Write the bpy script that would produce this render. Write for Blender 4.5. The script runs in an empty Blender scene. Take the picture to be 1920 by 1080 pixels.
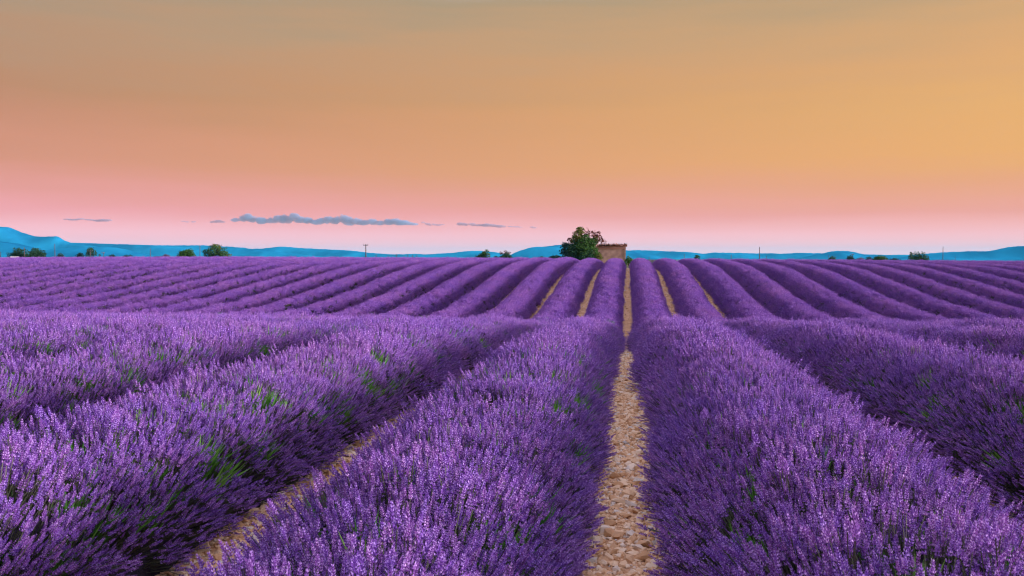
import bpy, math, random
import numpy as np
from mathutils import Vector, Matrix

random.seed(7)
rng = np.random.default_rng(11)
SC = bpy.context.scene
COL = SC.collection
R = math.radians

# ------------------------------------------------------------------ camera
F = 1700.0                       # focal length in pixels of a 1920 wide frame
EYE = 1.48
YAW, PITCH = math.atan(217 / F), math.atan(59 / F)
cam_d = bpy.data.cameras.new('camera')
cam_d.sensor_width = 36
cam_d.lens = F / 1920 * 36
cam_d.clip_start = 0.05
cam_d.clip_end = 60000
cam_d.dof.use_dof = True
cam_d.dof.focus_distance = 14
cam_d.dof.aperture_fstop = 8
cam = bpy.data.objects.new('camera', cam_d)
cam.location = (0, 0, EYE)
cam.rotation_euler = (math.pi / 2 - PITCH, 0, YAW)
COL.objects.link(cam)
SC.camera = cam
CAMR = cam.rotation_euler.to_matrix()

# ------------------------------------------------------------------ sky
SUN_EL, SUN_AZ = R(6.2), R(98)    # azimuth measured from +Y (the row direction) to the right
world = bpy.data.worlds.new('World')
SC.world = world
world.use_nodes = True
wn, wl = world.node_tree.nodes, world.node_tree.links
wn.clear()


def srgb(r, g, b):
    def f(c):
        c /= 255
        return c / 12.92 if c <= 0.04045 else ((c + 0.055) / 1.055) ** 2.4
    return (f(r), f(g), f(b), 1)


def N(nodes, kind, **kw):
    n = nodes.new(kind)
    for k, v in kw.items():
        setattr(n, k, v)
    return n


def ramp(nodes, stops, interp='LINEAR'):
    n = nodes.new('ShaderNodeValToRGB')
    cr = n.color_ramp
    cr.interpolation = interp
    while len(cr.elements) < len(stops):
        cr.elements.new(0.5)
    for e, (p, c) in zip(cr.elements, stops):
        e.position = p
        e.color = c if len(c) == 4 else (*c, 1)
    return n


def elev(y):                     # picture row -> sine of the elevation, stretched for the ramp
    return math.sqrt(max(0.0, math.sin(math.atan((481 - y) / F))))


tc = N(wn, 'ShaderNodeTexCoord')
sep = N(wn, 'ShaderNodeSeparateXYZ')
wl.new(tc.outputs['Generated'], sep.inputs[0])
zz = N(wn, 'ShaderNodeMath', operation='MAXIMUM')
wl.new(sep.outputs['Z'], zz.inputs[0]); zz.inputs[1].default_value = 0
sq = N(wn, 'ShaderNodeMath', operation='SQRT')
wl.new(zz.outputs[0], sq.inputs[0])
# thin drifting veils: long level streaks that bend the gradient a little
mp = N(wn, 'ShaderNodeMapping'); mp.inputs['Scale'].default_value = (2.2, 2.2, 26); mp.inputs['Rotation'].default_value = (0, R(3), 0)
wl.new(tc.outputs['Generated'], mp.inputs[0])
nz = N(wn, 'ShaderNodeTexNoise'); nz.inputs['Scale'].default_value = 1.9; nz.inputs['Detail'].default_value = 8
wl.new(mp.outputs[0], nz.inputs['Vector'])
ns = N(wn, 'ShaderNodeMath', operation='MULTIPLY_ADD')
wl.new(nz.outputs['Fac'], ns.inputs[0]); ns.inputs[1].default_value = 0.09; ns.inputs[2].default_value = -0.045
nm = N(wn, 'ShaderNodeMath', operation='MULTIPLY')
wl.new(ns.outputs[0], nm.inputs[0]); wl.new(sq.outputs[0], nm.inputs[1])
ad = N(wn, 'ShaderNodeMath', operation='MULTIPLY_ADD')
wl.new(nm.outputs[0], ad.inputs[0]); ad.inputs[1].default_value = 2.0; wl.new(sq.outputs[0], ad.inputs[2])
ZEN = (1.15, 1.12, 1.62, 1)  # upper sky out of view, set brighter and bluer to light the field
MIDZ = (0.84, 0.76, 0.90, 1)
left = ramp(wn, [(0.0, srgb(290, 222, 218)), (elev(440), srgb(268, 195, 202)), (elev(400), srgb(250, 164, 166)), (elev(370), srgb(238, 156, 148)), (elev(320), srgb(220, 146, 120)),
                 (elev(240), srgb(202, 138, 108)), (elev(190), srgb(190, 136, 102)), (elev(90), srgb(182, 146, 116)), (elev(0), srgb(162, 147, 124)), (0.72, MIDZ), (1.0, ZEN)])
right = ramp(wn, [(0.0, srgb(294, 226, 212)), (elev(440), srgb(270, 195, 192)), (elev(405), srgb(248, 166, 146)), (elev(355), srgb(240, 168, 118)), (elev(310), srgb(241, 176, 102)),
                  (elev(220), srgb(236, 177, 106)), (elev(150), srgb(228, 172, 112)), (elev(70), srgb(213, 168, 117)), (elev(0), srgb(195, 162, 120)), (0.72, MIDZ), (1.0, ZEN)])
for rp in (left, right):
    wl.new(ad.outputs[0], rp.inputs[0])
azr = N(wn, 'ShaderNodeMapRange'); azr.interpolation_type = 'LINEAR'
azr.inputs['From Min'].default_value = -0.64; azr.inputs['From Max'].default_value = 0.40
wl.new(sep.outputs['X'], azr.inputs['Value'])
mix = N(wn, 'ShaderNodeMix', data_type='RGBA')
wl.new(azr.outputs[0], mix.inputs['Factor'])
wl.new(left.outputs[0], mix.inputs['A']); wl.new(right.outputs[0], mix.inputs['B'])
bg = N(wn, 'ShaderNodeBackground'); bg.inputs['Strength'].default_value = 0.485
wl.new(mix.outputs['Result'], bg.inputs['Color'])
sky = N(wn, 'ShaderNodeTexSky', sky_type='NISHITA'); sky.sun_disc = False
sky.sun_elevation = R(4); sky.sun_rotation = SUN_AZ; sky.dust_density = 3
bg2 = N(wn, 'ShaderNodeBackground'); bg2.inputs['Strength'].default_value = 0.005
wl.new(sky.outputs[0], bg2.inputs['Color'])
addsh = N(wn, 'ShaderNodeAddShader')
wl.new(bg.outputs[0], addsh.inputs[0]); wl.new(bg2.outputs[0], addsh.inputs[1])
wout = N(wn, 'ShaderNodeOutputWorld')
wl.new(addsh.outputs[0], wout.inputs['Surface'])

sun_d = bpy.data.lights.new('sun', 'SUN')
sun_d.energy = 3.9
sun_d.angle = R(11)
sun_d.color = (1.0, 0.84, 0.92)
sun = bpy.data.objects.new('sun', sun_d)
sd = Vector((math.sin(SUN_AZ) * math.cos(SUN_EL), math.cos(SUN_AZ) * math.cos(SUN_EL), math.sin(SUN_EL)))
sun.rotation_euler = sd.to_track_quat('Z', 'Y').to_euler()
sun.location = (40, 20, 60)
COL.objects.link(sun)

SC.view_settings.view_transform = 'Standard'
SC.view_settings.look = 'None'
SC.view_settings.gamma = 1
SC.view_settings.exposure = 1.0
SC.cycles.use_denoising = True
SC.cycles.denoiser = 'OPENIMAGEDENOISE'
SC.cycles.denoising_input_passes = 'RGB_ALBEDO_NORMAL'
SC.cycles.denoising_prefilter = 'ACCURATE'
SC.cycles.filter_width = 1.15
SC.cycles.max_bounces = 6
SC.cycles.diffuse_bounces = 2
SC.cycles.transmission_bounces = 3
SC.cycles.transparent_max_bounces = 8
SC.cycles.volume_bounces = 0


# ------------------------------------------------------------------ helpers
def pix(px, py, Y):
    """point on the plane at world depth Y that stands behind a picture position (used to survey positions)"""
    d = CAMR @ Vector(((px - 960) / F, (540 - py) / F, -1))
    s = Y / d.y
    return Vector((d.x * s, Y, EYE + d.z * s))


PY = np.array([-3000, -4, 0, 6, 10.5, 15.7, 20, 24, 28, 31, 35, 38, 45, 52, 58, 63, 70, 78, 88, 110, 130, 250, 500, 1500, 4000, 20000], float)
PZ = np.array([0, 0, 0, 0, -.07, -.31, -.60, -.98, -1.23, -1.27, -1.14, -.95, -.36, .17, .37, .48, .52, .4, .05, -.3, -.5, -.5, -4, -25, -25, -25], float)


def _pchip(x, y):
    h = np.diff(x); dl = np.diff(y) / h
    m = np.zeros_like(y)
    for i in range(1, len(x) - 1):
        if dl[i - 1] * dl[i] > 0:
            w1, w2 = 2 * h[i] + h[i - 1], h[i] + 2 * h[i - 1]
            m[i] = (w1 + w2) / (w1 / dl[i - 1] + w2 / dl[i])
    return m


PM = _pchip(PY, PZ)


def gz(X, Y):
    """height of the ground"""
    X = np.asarray(X, float); Y = np.asarray(Y, float)
    i = np.clip(np.searchsorted(PY, Y) - 1, 0, len(PY) - 2)
    h = PY[i + 1] - PY[i]; t = np.clip((Y - PY[i]) / h, 0, 1)
    z = (2*t**3 - 3*t**2 + 1)*PZ[i] + (t**3 - 2*t**2 + t)*h*PM[i] + (-2*t**3 + 3*t**2)*PZ[i+1] + (t**3 - t**2)*h*PM[i+1]
    s = np.clip((Y - 37) / 32, 0, 1); s = s * s * (3 - 2 * s)
    fade = np.clip(1 - (Y - 150) / 300, 0, 1)
    z = z + np.interp(X, [-90, -60, -30, -10, 0, 15, 40, 70], [-.08, -.04, .09, .0, 0, -.06, -.2, -.3]) * s * fade
    z = z + 0.02 * np.sin(X * 0.13 + 1.3) * s * fade
    return z


def mesh_obj(name, verts, faces, mats=None, parent=None, smooth=False, midx=None):
    me = bpy.data.meshes.new(name)
    me.from_pydata([tuple(v) for v in verts] if not isinstance(verts, np.ndarray) else verts.tolist(), [], faces if not isinstance(faces, np.ndarray) else faces.tolist())
    for m in (mats or []):
        me.materials.append(m)
    if midx is not None:
        me.polygons.foreach_set('material_index', np.asarray(midx, np.int32))
    if smooth:
        me.polygons.foreach_set('use_smooth', np.ones(len(me.polygons), bool))
    me.update()
    o = bpy.data.objects.new(name, me)
    COL.objects.link(o)
    if parent is not None:
        o.parent = parent
    return o


def empty(name, loc=(0, 0, 0)):
    o = bpy.data.objects.new(name, None)
    o.location = loc
    o.empty_display_size = 0.2
    COL.objects.link(o)
    return o


def tag(o, label=None, cat=None, group=None, kind=None):
    if label: o['label'] = label
    if cat: o['category'] = cat
    if group: o['group'] = group
    if kind: o['kind'] = kind
    return o


class MB:
    """collects shapes into one mesh"""
    def __init__(s): s.v, s.f, s.m = [], [], []
    def box(s, c, size, rz=0, mi=0, rx=0, ry=0):
        b = len(s.v)
        rot = Matrix.Rotation(rz, 3, 'Z') @ Matrix.Rotation(ry, 3, 'Y') @ Matrix.Rotation(rx, 3, 'X')
        for x in (-.5, .5):
            for y in (-.5, .5):
                for z in (-.5, .5):
                    s.v.append(Vector(c) + rot @ Vector((x*size[0], y*size[1], z*size[2])))
        for q in ((0,1,3,2),(4,6,7,5),(0,4,5,1),(2,3,7,6),(0,2,6,4),(1,5,7,3)):
            s.f.append(tuple(b+i for i in q)); s.m.append(mi)
    def tube(s, pts, rad, n=6, mi=0, cap=True):
        b = len(s.v); k = len(pts)
        for i, p in enumerate(pts):
            p = Vector(p)
            d = (Vector(pts[min(i+1, k-1)]) - Vector(pts[max(i-1, 0)])).normalized()
            a = d.orthogonal().normalized(); c = d.cross(a)
            for j in range(n):
                t = 2*math.pi*j/n
                s.v.append(p + (a*math.cos(t) + c*math.sin(t))*rad[i])
        for i in range(k-1):
            for j in range(n):
                j2 = (j+1) % n
                s.f.append((b+i*n+j, b+i*n+j2, b+(i+1)*n+j2, b+(i+1)*n+j)); s.m.append(mi)
        if cap:
            s.f.append(tuple(b+j for j in reversed(range(n)))); s.m.append(mi)
            s.f.append(tuple(b+(k-1)*n+j for j in range(n))); s.m.append(mi)
    def build(s, name, mats, parent=None, smooth=False):
        return mesh_obj(name, s.v, s.f, mats if isinstance(mats, list) else [mats], parent, smooth, s.m)


# ------------------------------------------------------------------ materials
def new_mat(name):
    m = bpy.data.materials.new(name); m.use_nodes = True
    nt = m.node_tree
    nt.nodes.clear()
    out = nt.nodes.new('ShaderNodeOutputMaterial')
    return m, nt.nodes, nt.links, out


def mat_plain(name, c1, c2, scale=4, rough=.85, bump=0.0, bscale=None, detail=6, coord='Object', stretch=None):
    m, n, l, out = new_mat(name)
    p = n.new('ShaderNodeBsdfPrincipled'); p.inputs['Roughness'].default_value = rough
    p.inputs['Specular IOR Level'].default_value = 0.2
    tcn = n.new('ShaderNodeTexCoord')
    vec = tcn.outputs[coord]
    if stretch:
        mpn = n.new('ShaderNodeMapping'); mpn.inputs['Scale'].default_value = stretch
        l.new(vec, mpn.inputs[0]); vec = mpn.outputs[0]
    t = n.new('ShaderNodeTexNoise'); t.inputs['Scale'].default_value = scale; t.inputs['Detail'].default_value = detail
    l.new(vec, t.inputs['Vector'])
    r = ramp(n, [(0.32, c1), (0.68, c2)]); l.new(t.outputs['Fac'], r.inputs[0])
    l.new(r.outputs[0], p.inputs['Base Color'])
    if bump:
        t2 = n.new('ShaderNodeTexNoise'); t2.inputs['Scale'].default_value = bscale or scale * 4; t2.inputs['Detail'].default_value = 8
        l.new(vec, t2.inputs['Vector'])
        b = n.new('ShaderNodeBump'); b.inputs['Strength'].default_value = bump; b.inputs['Distance'].default_value = .05
        l.new(t2.outputs['Fac'], b.inputs['Height']); l.new(b.outputs[0], p.inputs['Normal'])
    l.new(p.outputs[0], out.inputs[0])
    return m


def mat_leafy(name, stops, transl=.3, rough=.6, patch=None):
    """leaf or petal: colour varies from one copy to the next; some light comes through"""
    m, n, l, out = new_mat(name)
    oi = n.new('ShaderNodeObjectInfo')
    r = ramp(n, stops)
    fac = oi.outputs['Random']
    if patch:
        g = n.new('ShaderNodeNewGeometry')
        t = n.new('ShaderNodeTexNoise'); t.inputs['Scale'].default_value = patch[0]; t.inputs['Detail'].default_value = 3
        l.new(g.outputs['Position'], t.inputs['Vector'])
        mx = n.new('ShaderNodeMath'); mx.operation = 'MULTIPLY_ADD'
        l.new(t.outputs['Fac'], mx.inputs[0]); mx.inputs[1].default_value = patch[1]
        sc = n.new('ShaderNodeMath'); sc.operation = 'MULTIPLY_ADD'
        l.new(fac, sc.inputs[0]); sc.inputs[1].default_value = patch[2]; sc.inputs[2].default_value = .5 - patch[2]/2 - patch[1]/2
        l.new(sc.outputs[0], mx.inputs[2])
        fac = mx.outputs[0]
    l.new(fac, r.inputs[0])
    p = n.new('ShaderNodeBsdfPrincipled'); p.inputs['Roughness'].default_value = rough
    p.inputs['Specular IOR Level'].default_value = 0.25
    l.new(r.outputs[0], p.inputs['Base Color'])
    tr = n.new('ShaderNodeBsdfTranslucent'); l.new(r.outputs[0], tr.inputs['Color'])
    ms = n.new('ShaderNodeMixShader'); ms.inputs[0].default_value = transl
    l.new(p.outputs[0], ms.inputs[1]); l.new(tr.outputs[0], ms.inputs[2])
    l.new(ms.outputs[0], out.inputs[0])
    return m


M = {}
M['calyx'] = mat_leafy('lavender_calyx', [(0, (.14, .05, .40)), (.5, (.24, .085, .46)), (1, (.36, .13, .48))], .2, .55, (0.35, .9, .6))
M['petal'] = mat_leafy('lavender_petal', [(0, (.48, .31, .90)), (.5, (.62, .39, .92)), (1, (.77, .50, .92))], .25, .5, (0.35, .9, .6))
M['stalk'] = mat_leafy('lavender_stalk', [(0, (.07, .09, .05)), (1, (.13, .13, .10))], .2, .6)
M['green'] = mat_leafy('lavender_leaf', [(0, (.06, .22, .03)), (.5, (.11, .34, .05)), (1, (.22, .44, .08))], .35, .5)
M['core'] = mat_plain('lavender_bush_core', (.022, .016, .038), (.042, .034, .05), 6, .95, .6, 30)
M['soil'] = mat_plain('stony_soil', (.36, .17, .085), (.60, .34, .19), 5, .95, .9, 22)
M['stone'] = mat_leafy('field_stone', [(0, (.54, .29, .13)), (.35, (.78, .49, .27)), (.7, (.87, .62, .38)), (.9, (.86, .69, .50)), (1, (.62, .58, .53))], 0, .85)
M['bark'] = mat_plain('bark', (.05, .035, .025), (.11, .08, .06), 3, .95, .6, 12, stretch=(3, 3, .6))
M['wood'] = mat_plain('weathered_wood', (.06, .05, .05), (.13, .10, .09), 3, .9, stretch=(4, 4, .4))


# ------------------------------------------------------------------ ground
ys = np.unique(np.concatenate([np.arange(-8, 120, 0.8), np.geomspace(120, 16000, 70), [-2500, -600, -100, -30]]))
xs = np.unique(np.concatenate([np.arange(-90, 70, 2.0), -np.geomspace(90, 15000, 28), np.geomspace(70, 15000, 28)]))
GX, GY = np.meshgrid(xs, ys)
GZ = gz(GX, GY)
gv = np.stack([GX.ravel(), GY.ravel(), GZ.ravel()], 1)
nx = len(xs)
ii, jj = np.meshgrid(np.arange(len(ys)-1), np.arange(nx-1), indexing='ij')
a = (ii*nx + jj).ravel()
gf = np.stack([a, a+1, a+nx+1, a+nx], 1)

m, n, l, out = new_mat('field_ground')
p = n.new('ShaderNodeBsdfPrincipled'); p.inputs['Roughness'].default_value = .95; p.inputs['Specular IOR Level'].default_value = .1
g = n.new('ShaderNodeNewGeometry'); sp = n.new('ShaderNodeSeparateXYZ'); l.new(g.outputs['Position'], sp.inputs[0])
t = n.new('ShaderNodeTexNoise'); t.inputs['Scale'].default_value = 3.5; t.inputs['Detail'].default_value = 9; l.new(g.outputs['Position'], t.inputs['Vector'])
r1 = ramp(n, [(.3, (.48, .25, .12)), (.55, (.66, .38, .21)), (.75, (.78, .52, .33))]); l.new(t.outputs['Fac'], r1.inputs[0])
t3 = n.new('ShaderNodeTexNoise'); t3.inputs['Scale'].default_value = .012; t3.inputs['Detail'].default_value = 6; l.new(g.outputs['Position'], t3.inputs['Vector'])
r2 = ramp(n, [(.35, (.05, .08, .03)), (.55, (.16, .15, .07)), (.7, (.30, .26, .16))]); l.new(t3.outputs['Fac'], r2.inputs[0])
mr = n.new('ShaderNodeMapRange'); mr.inputs['From Min'].default_value = 98; mr.inputs['From Max'].default_value = 106; l.new(sp.outputs['Y'], mr.inputs['Value'])
mxn = n.new('ShaderNodeMix'); mxn.data_type = 'RGBA'
l.new(mr.outputs[0], mxn.inputs['Factor']); l.new(r1.outputs[0], mxn.inputs['A']); l.new(r2.outputs[0], mxn.inputs['B'])
l.new(mxn.outputs['Result'], p.inputs['Base Color'])
v = n.new('ShaderNodeTexVoronoi'); v.inputs['Scale'].default_value = 26; l.new(g.outputs['Position'], v.inputs['Vector'])
bm = n.new('ShaderNodeBump'); bm.inputs['Strength'].default_value = .8; bm.inputs['Distance'].default_value = .03
l.new(v.outputs['Distance'], bm.inputs['Height']); l.new(bm.outputs[0], p.inputs['Normal'])
l.new(p.outputs[0], out.inputs[0])
ground = mesh_obj('ground', gv, gf, [m], smooth=True)
tag(ground, 'stony orange tan earth of the lavender field', kind='structure')


# ------------------------------------------------------------------ hills
def mat_hill():
    m, n, l, out = new_mat('hill_haze_blue')
    p = n.new('ShaderNodeBsdfPrincipled'); p.inputs['Roughness'].default_value = 1; p.inputs['Specular IOR Level'].default_value = 0
    g = n.new('ShaderNodeNewGeometry')
    t = n.new('ShaderNodeTexNoise'); t.inputs['Scale'].default_value = .004; t.inputs['Detail'].default_value = 7
    l.new(g.outputs['Position'], t.inputs['Vector'])
    r = ramp(n, [(.36, (.006, .10, .22)), (.64, (.014, .24, .42))]); l.new(t.outputs['Fac'], r.inputs[0])  # blue of the distant haze put into the wooded slopes' base colour
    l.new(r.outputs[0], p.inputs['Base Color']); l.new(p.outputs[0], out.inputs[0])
    return m


M['hill'] = mat_hill()


def hill(label, D, prof, depth=0.06, seed=0):
    px = np.array([q[0] for q in prof], float); py = np.array([q[1] for q in prof], float)
    step = 5
    cols = np.arange(px[0], px[-1] + step, step)
    rr = np.random.default_rng(seed)
    top = np.interp(cols, px, py)
    k = np.array([.25, .5, .25]); top2 = np.convolve(np.pad(top, 1, mode='edge'), k, 'valid')
    top2 += rr.normal(0, .22, len(cols))
    crest = np.array([pix(c, t_, D) for c, t_ in zip(cols, top2)])
    nd = 22
    V = []
    base = -27.0
    wob = [rr.uniform(0, 6.28) for _ in range(6)]
    for i in range(-nd, nd + 1):
        s = i / nd
        fall = (math.cos(math.pi * abs(s)) + 1) / 2
        fall = fall ** (1.15 if s < 0 else .9)
        Y = D + s * depth * D * (1 if s < 0 else .35)
        for c in crest:
            gul = 1 + 0.5 * (1 - fall) * fall * 4 * math.sin(c[0] * .006 + wob[0] + 2 * math.sin(c[0] * .0021 + wob[1]) + s * 3)
            zt = base + max(0, c[2] - base) * min(1, fall * gul if s else 1)
            V.append((c[0], Y, zt))
    w = len(cols)
    f = [(i*w + j, i*w + j + 1, (i+1)*w + j + 1, (i+1)*w + j) for i in range(2*nd) for j in range(w-1)]
    o = mesh_obj('hill', V, f, [M['hill']], smooth=True)
    return tag(o, label, kind='structure')


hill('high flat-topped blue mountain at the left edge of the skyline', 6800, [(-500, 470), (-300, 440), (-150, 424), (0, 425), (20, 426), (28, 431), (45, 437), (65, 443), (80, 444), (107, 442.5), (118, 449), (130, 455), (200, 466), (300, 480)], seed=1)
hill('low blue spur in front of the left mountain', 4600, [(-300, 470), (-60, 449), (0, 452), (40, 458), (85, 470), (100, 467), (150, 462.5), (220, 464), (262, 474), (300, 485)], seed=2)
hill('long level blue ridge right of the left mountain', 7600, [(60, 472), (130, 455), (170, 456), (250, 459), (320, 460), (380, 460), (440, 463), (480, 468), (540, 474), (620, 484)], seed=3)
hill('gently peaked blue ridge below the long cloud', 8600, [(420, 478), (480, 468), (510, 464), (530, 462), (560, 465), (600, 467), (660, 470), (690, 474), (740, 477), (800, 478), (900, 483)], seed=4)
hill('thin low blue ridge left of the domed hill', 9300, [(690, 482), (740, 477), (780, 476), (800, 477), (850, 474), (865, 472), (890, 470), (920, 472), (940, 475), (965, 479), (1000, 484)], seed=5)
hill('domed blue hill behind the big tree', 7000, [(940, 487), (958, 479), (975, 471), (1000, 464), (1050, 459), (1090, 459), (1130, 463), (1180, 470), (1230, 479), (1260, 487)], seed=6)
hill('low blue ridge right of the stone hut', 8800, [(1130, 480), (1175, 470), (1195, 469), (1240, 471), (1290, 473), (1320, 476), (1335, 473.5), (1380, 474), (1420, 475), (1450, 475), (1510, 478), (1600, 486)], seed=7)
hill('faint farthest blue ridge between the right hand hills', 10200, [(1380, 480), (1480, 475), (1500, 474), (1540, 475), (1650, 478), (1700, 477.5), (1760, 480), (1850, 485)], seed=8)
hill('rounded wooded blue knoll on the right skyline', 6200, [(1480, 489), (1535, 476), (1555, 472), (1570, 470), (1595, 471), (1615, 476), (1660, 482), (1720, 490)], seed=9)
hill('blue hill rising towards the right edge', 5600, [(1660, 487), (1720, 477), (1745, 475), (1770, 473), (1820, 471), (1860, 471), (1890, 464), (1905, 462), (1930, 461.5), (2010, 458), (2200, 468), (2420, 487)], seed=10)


# ------------------------------------------------------------------ clouds
def mat_cloud(name, dens, col):
    m, n, l, out = new_mat(name)
    pv = n.new('ShaderNodeVolumePrincipled')
    pv.inputs['Color'].default_value = (*col, 1); pv.inputs['Density'].default_value = dens
    pv.inputs['Absorption Color'].default_value = (0, 0, 0, 1)
    l.new(pv.outputs[0], out.inputs['Volume'])
    return m


CD = 21000.0


def cloud(label, lumps, mat, seed):
    """one closed lumpy body: overlapping lobes fused by a remesh"""
    import bmesh
    rr = random.Random(seed)
    bm = bmesh.new()
    cx = sum(q[0] for q in lumps) / len(lumps); cy = max(q[1] for q in lumps)
    o0 = pix(cx, cy, CD)
    k = CD / F
    for (x, y, rx, ry) in lumps:
        c = pix(x, y, CD) - o0
        for _ in range(3):
            res = bmesh.ops.create_icosphere(bm, subdivisions=2, radius=1)
            ox, oy = rr.uniform(-.5, .5) * rx, rr.uniform(-.35, .35) * ry
            s = rr.uniform(.8, 1.1)
            for vv in res['verts']:
                w = 1 + .16 * math.sin(vv.co.x * 5 + ox * 3) * math.cos(vv.co.z * 6 + oy * 4)
                vv.co = Vector((c.x + (ox + vv.co.x * rx * s * w) * k, c.y + (oy + vv.co.y * rx * .8 * s) * k, c.z + (-oy * .6 + vv.co.z * ry * s * w) * k))
        for _ in range(9):                                         # puffs on its upper half
            res = bmesh.ops.create_icosphere(bm, subdivisions=1, radius=1)
            an = rr.uniform(-.25, math.pi + .25); q = rr.uniform(.6, 1.0)
            px_, pz_ = math.cos(an) * rx * q, max(-.25, math.sin(an)) * ry * q
            sr = rr.uniform(.22, .42) * min(ry, rx)
            dy = rr.uniform(-.4, .4) * rx
            for vv in res['verts']:
                vv.co = Vector((c.x + (px_ + vv.co.x * sr * 1.3) * k, c.y + (dy + vv.co.y * sr) * k, c.z + (pz_ + vv.co.z * sr) * k))
    for vv in bm.verts:                                            # level base
        flo = -2.2 * k if len(lumps) > 12 else -9e9
        if vv.co.z < flo: vv.co.z = flo + (vv.co.z - flo) * .25
    me = bpy.data.meshes.new('cloud'); bm.to_mesh(me); bm.free()
    o = bpy.data.objects.new('cloud', me); COL.objects.link(o)
    o.location = o0
    me.materials.append(mat)
    md = o.modifiers.new('fuse', 'REMESH'); md.mode = 'VOXEL'; md.voxel_size = 9
    return tag(o, label, 'cloud', 'small clouds low over the hills')


MC = mat_cloud('cloud_dense', .0105, (.36, .62, .90))
MC2 = mat_cloud('cloud_thin', .014, (.55, .50, .62))
long_l = [(443, 412, 9, 4), (456, 409, 10, 6), (463, 408, 9, 7), (474, 411, 10, 7), (486, 414, 12, 6), (498, 414, 9, 4), (510, 413, 10, 6), (525, 410, 11, 7), (532, 410, 10, 8), (543, 412, 8, 7),
          (552, 408, 9, 8), (560, 413, 11, 7), (574, 413, 12, 6), (590, 417, 12, 5), (605, 415, 10, 6), (617, 413, 10, 7), (630, 413, 10, 7), (643, 411, 10, 8), (652, 414, 10, 8), (655, 420, 9, 4), (668, 415, 10, 6),
          (682, 417, 10, 5), (697, 416, 10, 6), (712, 418, 10, 5), (726, 416, 11, 6), (738, 416, 10, 6), (752, 418, 12, 5), (766, 419, 10, 4), (776, 421, 8, 3)]
cloud('long dark blue grey cloud bank, the largest cloud', long_l, MC, 1)
cloud('small wisp of cloud just left of the long cloud bank', [(399, 416, 5, 2.2), (408, 415, 7, 2.8), (418, 416, 6, 2.2)], MC2, 2)
cloud('slanting wisp of cloud just right of the long cloud bank', [(794, 417, 4, 2.2), (801, 420, 5, 2.4), (806, 423, 3, 1.6)], MC2, 3)
cloud('flat wisp of cloud, second right of the long bank', [(814, 421, 5, 2.0), (823, 422, 6, 2.0), (830, 421, 4, 1.5)], MC2, 4)
cloud('ragged row of grey cloud puffs left of the big tree', [(866, 420, 7, 3), (874, 421, 6, 2.6), (886, 421, 7, 3.2), (898, 422, 7, 2.2), (912, 422, 9, 2.8), (924, 423, 8, 2.8), (938, 424, 8, 2.8), (943, 425, 5, 2)], MC2, 5)
cloud('thin streak of cloud between the grey puffs and the tree', [(958, 425, 6, 1.1), (968, 425.5, 7, 1.1), (976, 426, 4, 1)], MC2, 6)
cloud('tiny isolated cloud puff nearest the big tree', [(998, 426, 4, 2.0), (1002, 427, 4, 1.6)], MC2, 7)
cloud('thin streaky cloud low over the left mountain', [(125, 411, 8, 1.4), (138, 412, 9, 1.6), (152, 410.5, 8, 1.4), (168, 412, 8, 1.8), (182, 413.5, 9, 2.2), (196, 413, 9, 2.6), (203, 412.5, 6, 2)], MC2, 8)
cloud('faint scrap of cloud above the long ridge', [(342, 415, 5, 1.2), (352, 416, 5, 1.2), (363, 416, 5, 1.8)], MC2, 9)


# ------------------------------------------------------------------ lavender: flower shapes
protos = {}


def spike_parts(V, Fc, Mi, base, d, stalk, head, rad, lod, rr):
    """one stalk with its flower head; d = direction"""
    d = Vector(d).normalized(); a = d.orthogonal().normalized(); c = d.cross(a)
    def add(vs, fs, mi):
        b = len(V); V.extend(vs)
        for f in fs: Fc.append(tuple(b + i for i in f)); Mi.append(mi)
    p0 = Vector(base); p1 = p0 + d * stalk
    w = .0016 if lod == 0 else .0022
    if lod < 2:
        vs = []
        for p, ww in ((p0, w * 1.3), (p1, w)):
            for j in range(3):
                t = 2.094 * j; vs.append(p + (a*math.cos(t) + c*math.sin(t)) * ww)
        add(vs, [(0, 1, 4, 3), (1, 2, 5, 4), (2, 0, 3, 5)], 0)
    else:
        add([p0 - a*.004, p0 + a*.004, p1], [(0, 1, 2)], 0)
    nwh, nb = ((6, 5), (4, 3), (2, 3))[lod]
    for i in range(nwh):
        s = i / (nwh - 1) if nwh > 1 else 0
        pc = p1 + d * head * (s * .9)
        if lod == 0 and i == 0: pc = p1 - d * head * .18       # the loose whorl below the head
        rw = rad * (1.0 - .55 * s ** 1.6) * rr.uniform(.85, 1.15)
        ln = head / nwh * (1.9 if lod < 2 else 1.5)
        ph = rr.uniform(0, 6.28)
        for j in range(nb):
            t = ph + 2 * math.pi * j / nb
            u = a * math.cos(t) + c * math.sin(t)
            tip = pc + u * rw * 1.25 + d * ln * .75
            q = d.cross(u)
            hw = rw * (.42 if lod == 0 else .62 if lod == 1 else .9)
            mid = pc + u * rw * .75 + d * ln * .3
            root = pc + u * rw * .1
            vs = [root, mid + q * hw, mid - q * hw, mid + u * hw * .8, tip]
            in_bloom = rr.random() < (.42 if lod < 2 else .24)  # random share of bud tips takes the petal colour
            add(vs, [(0, 1, 3), (0, 3, 2), (0, 2, 1)], 1)
            add(vs, [(1, 4, 3), (3, 4, 2), (1, 2, 4)], 2 if in_bloom else 1)


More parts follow.
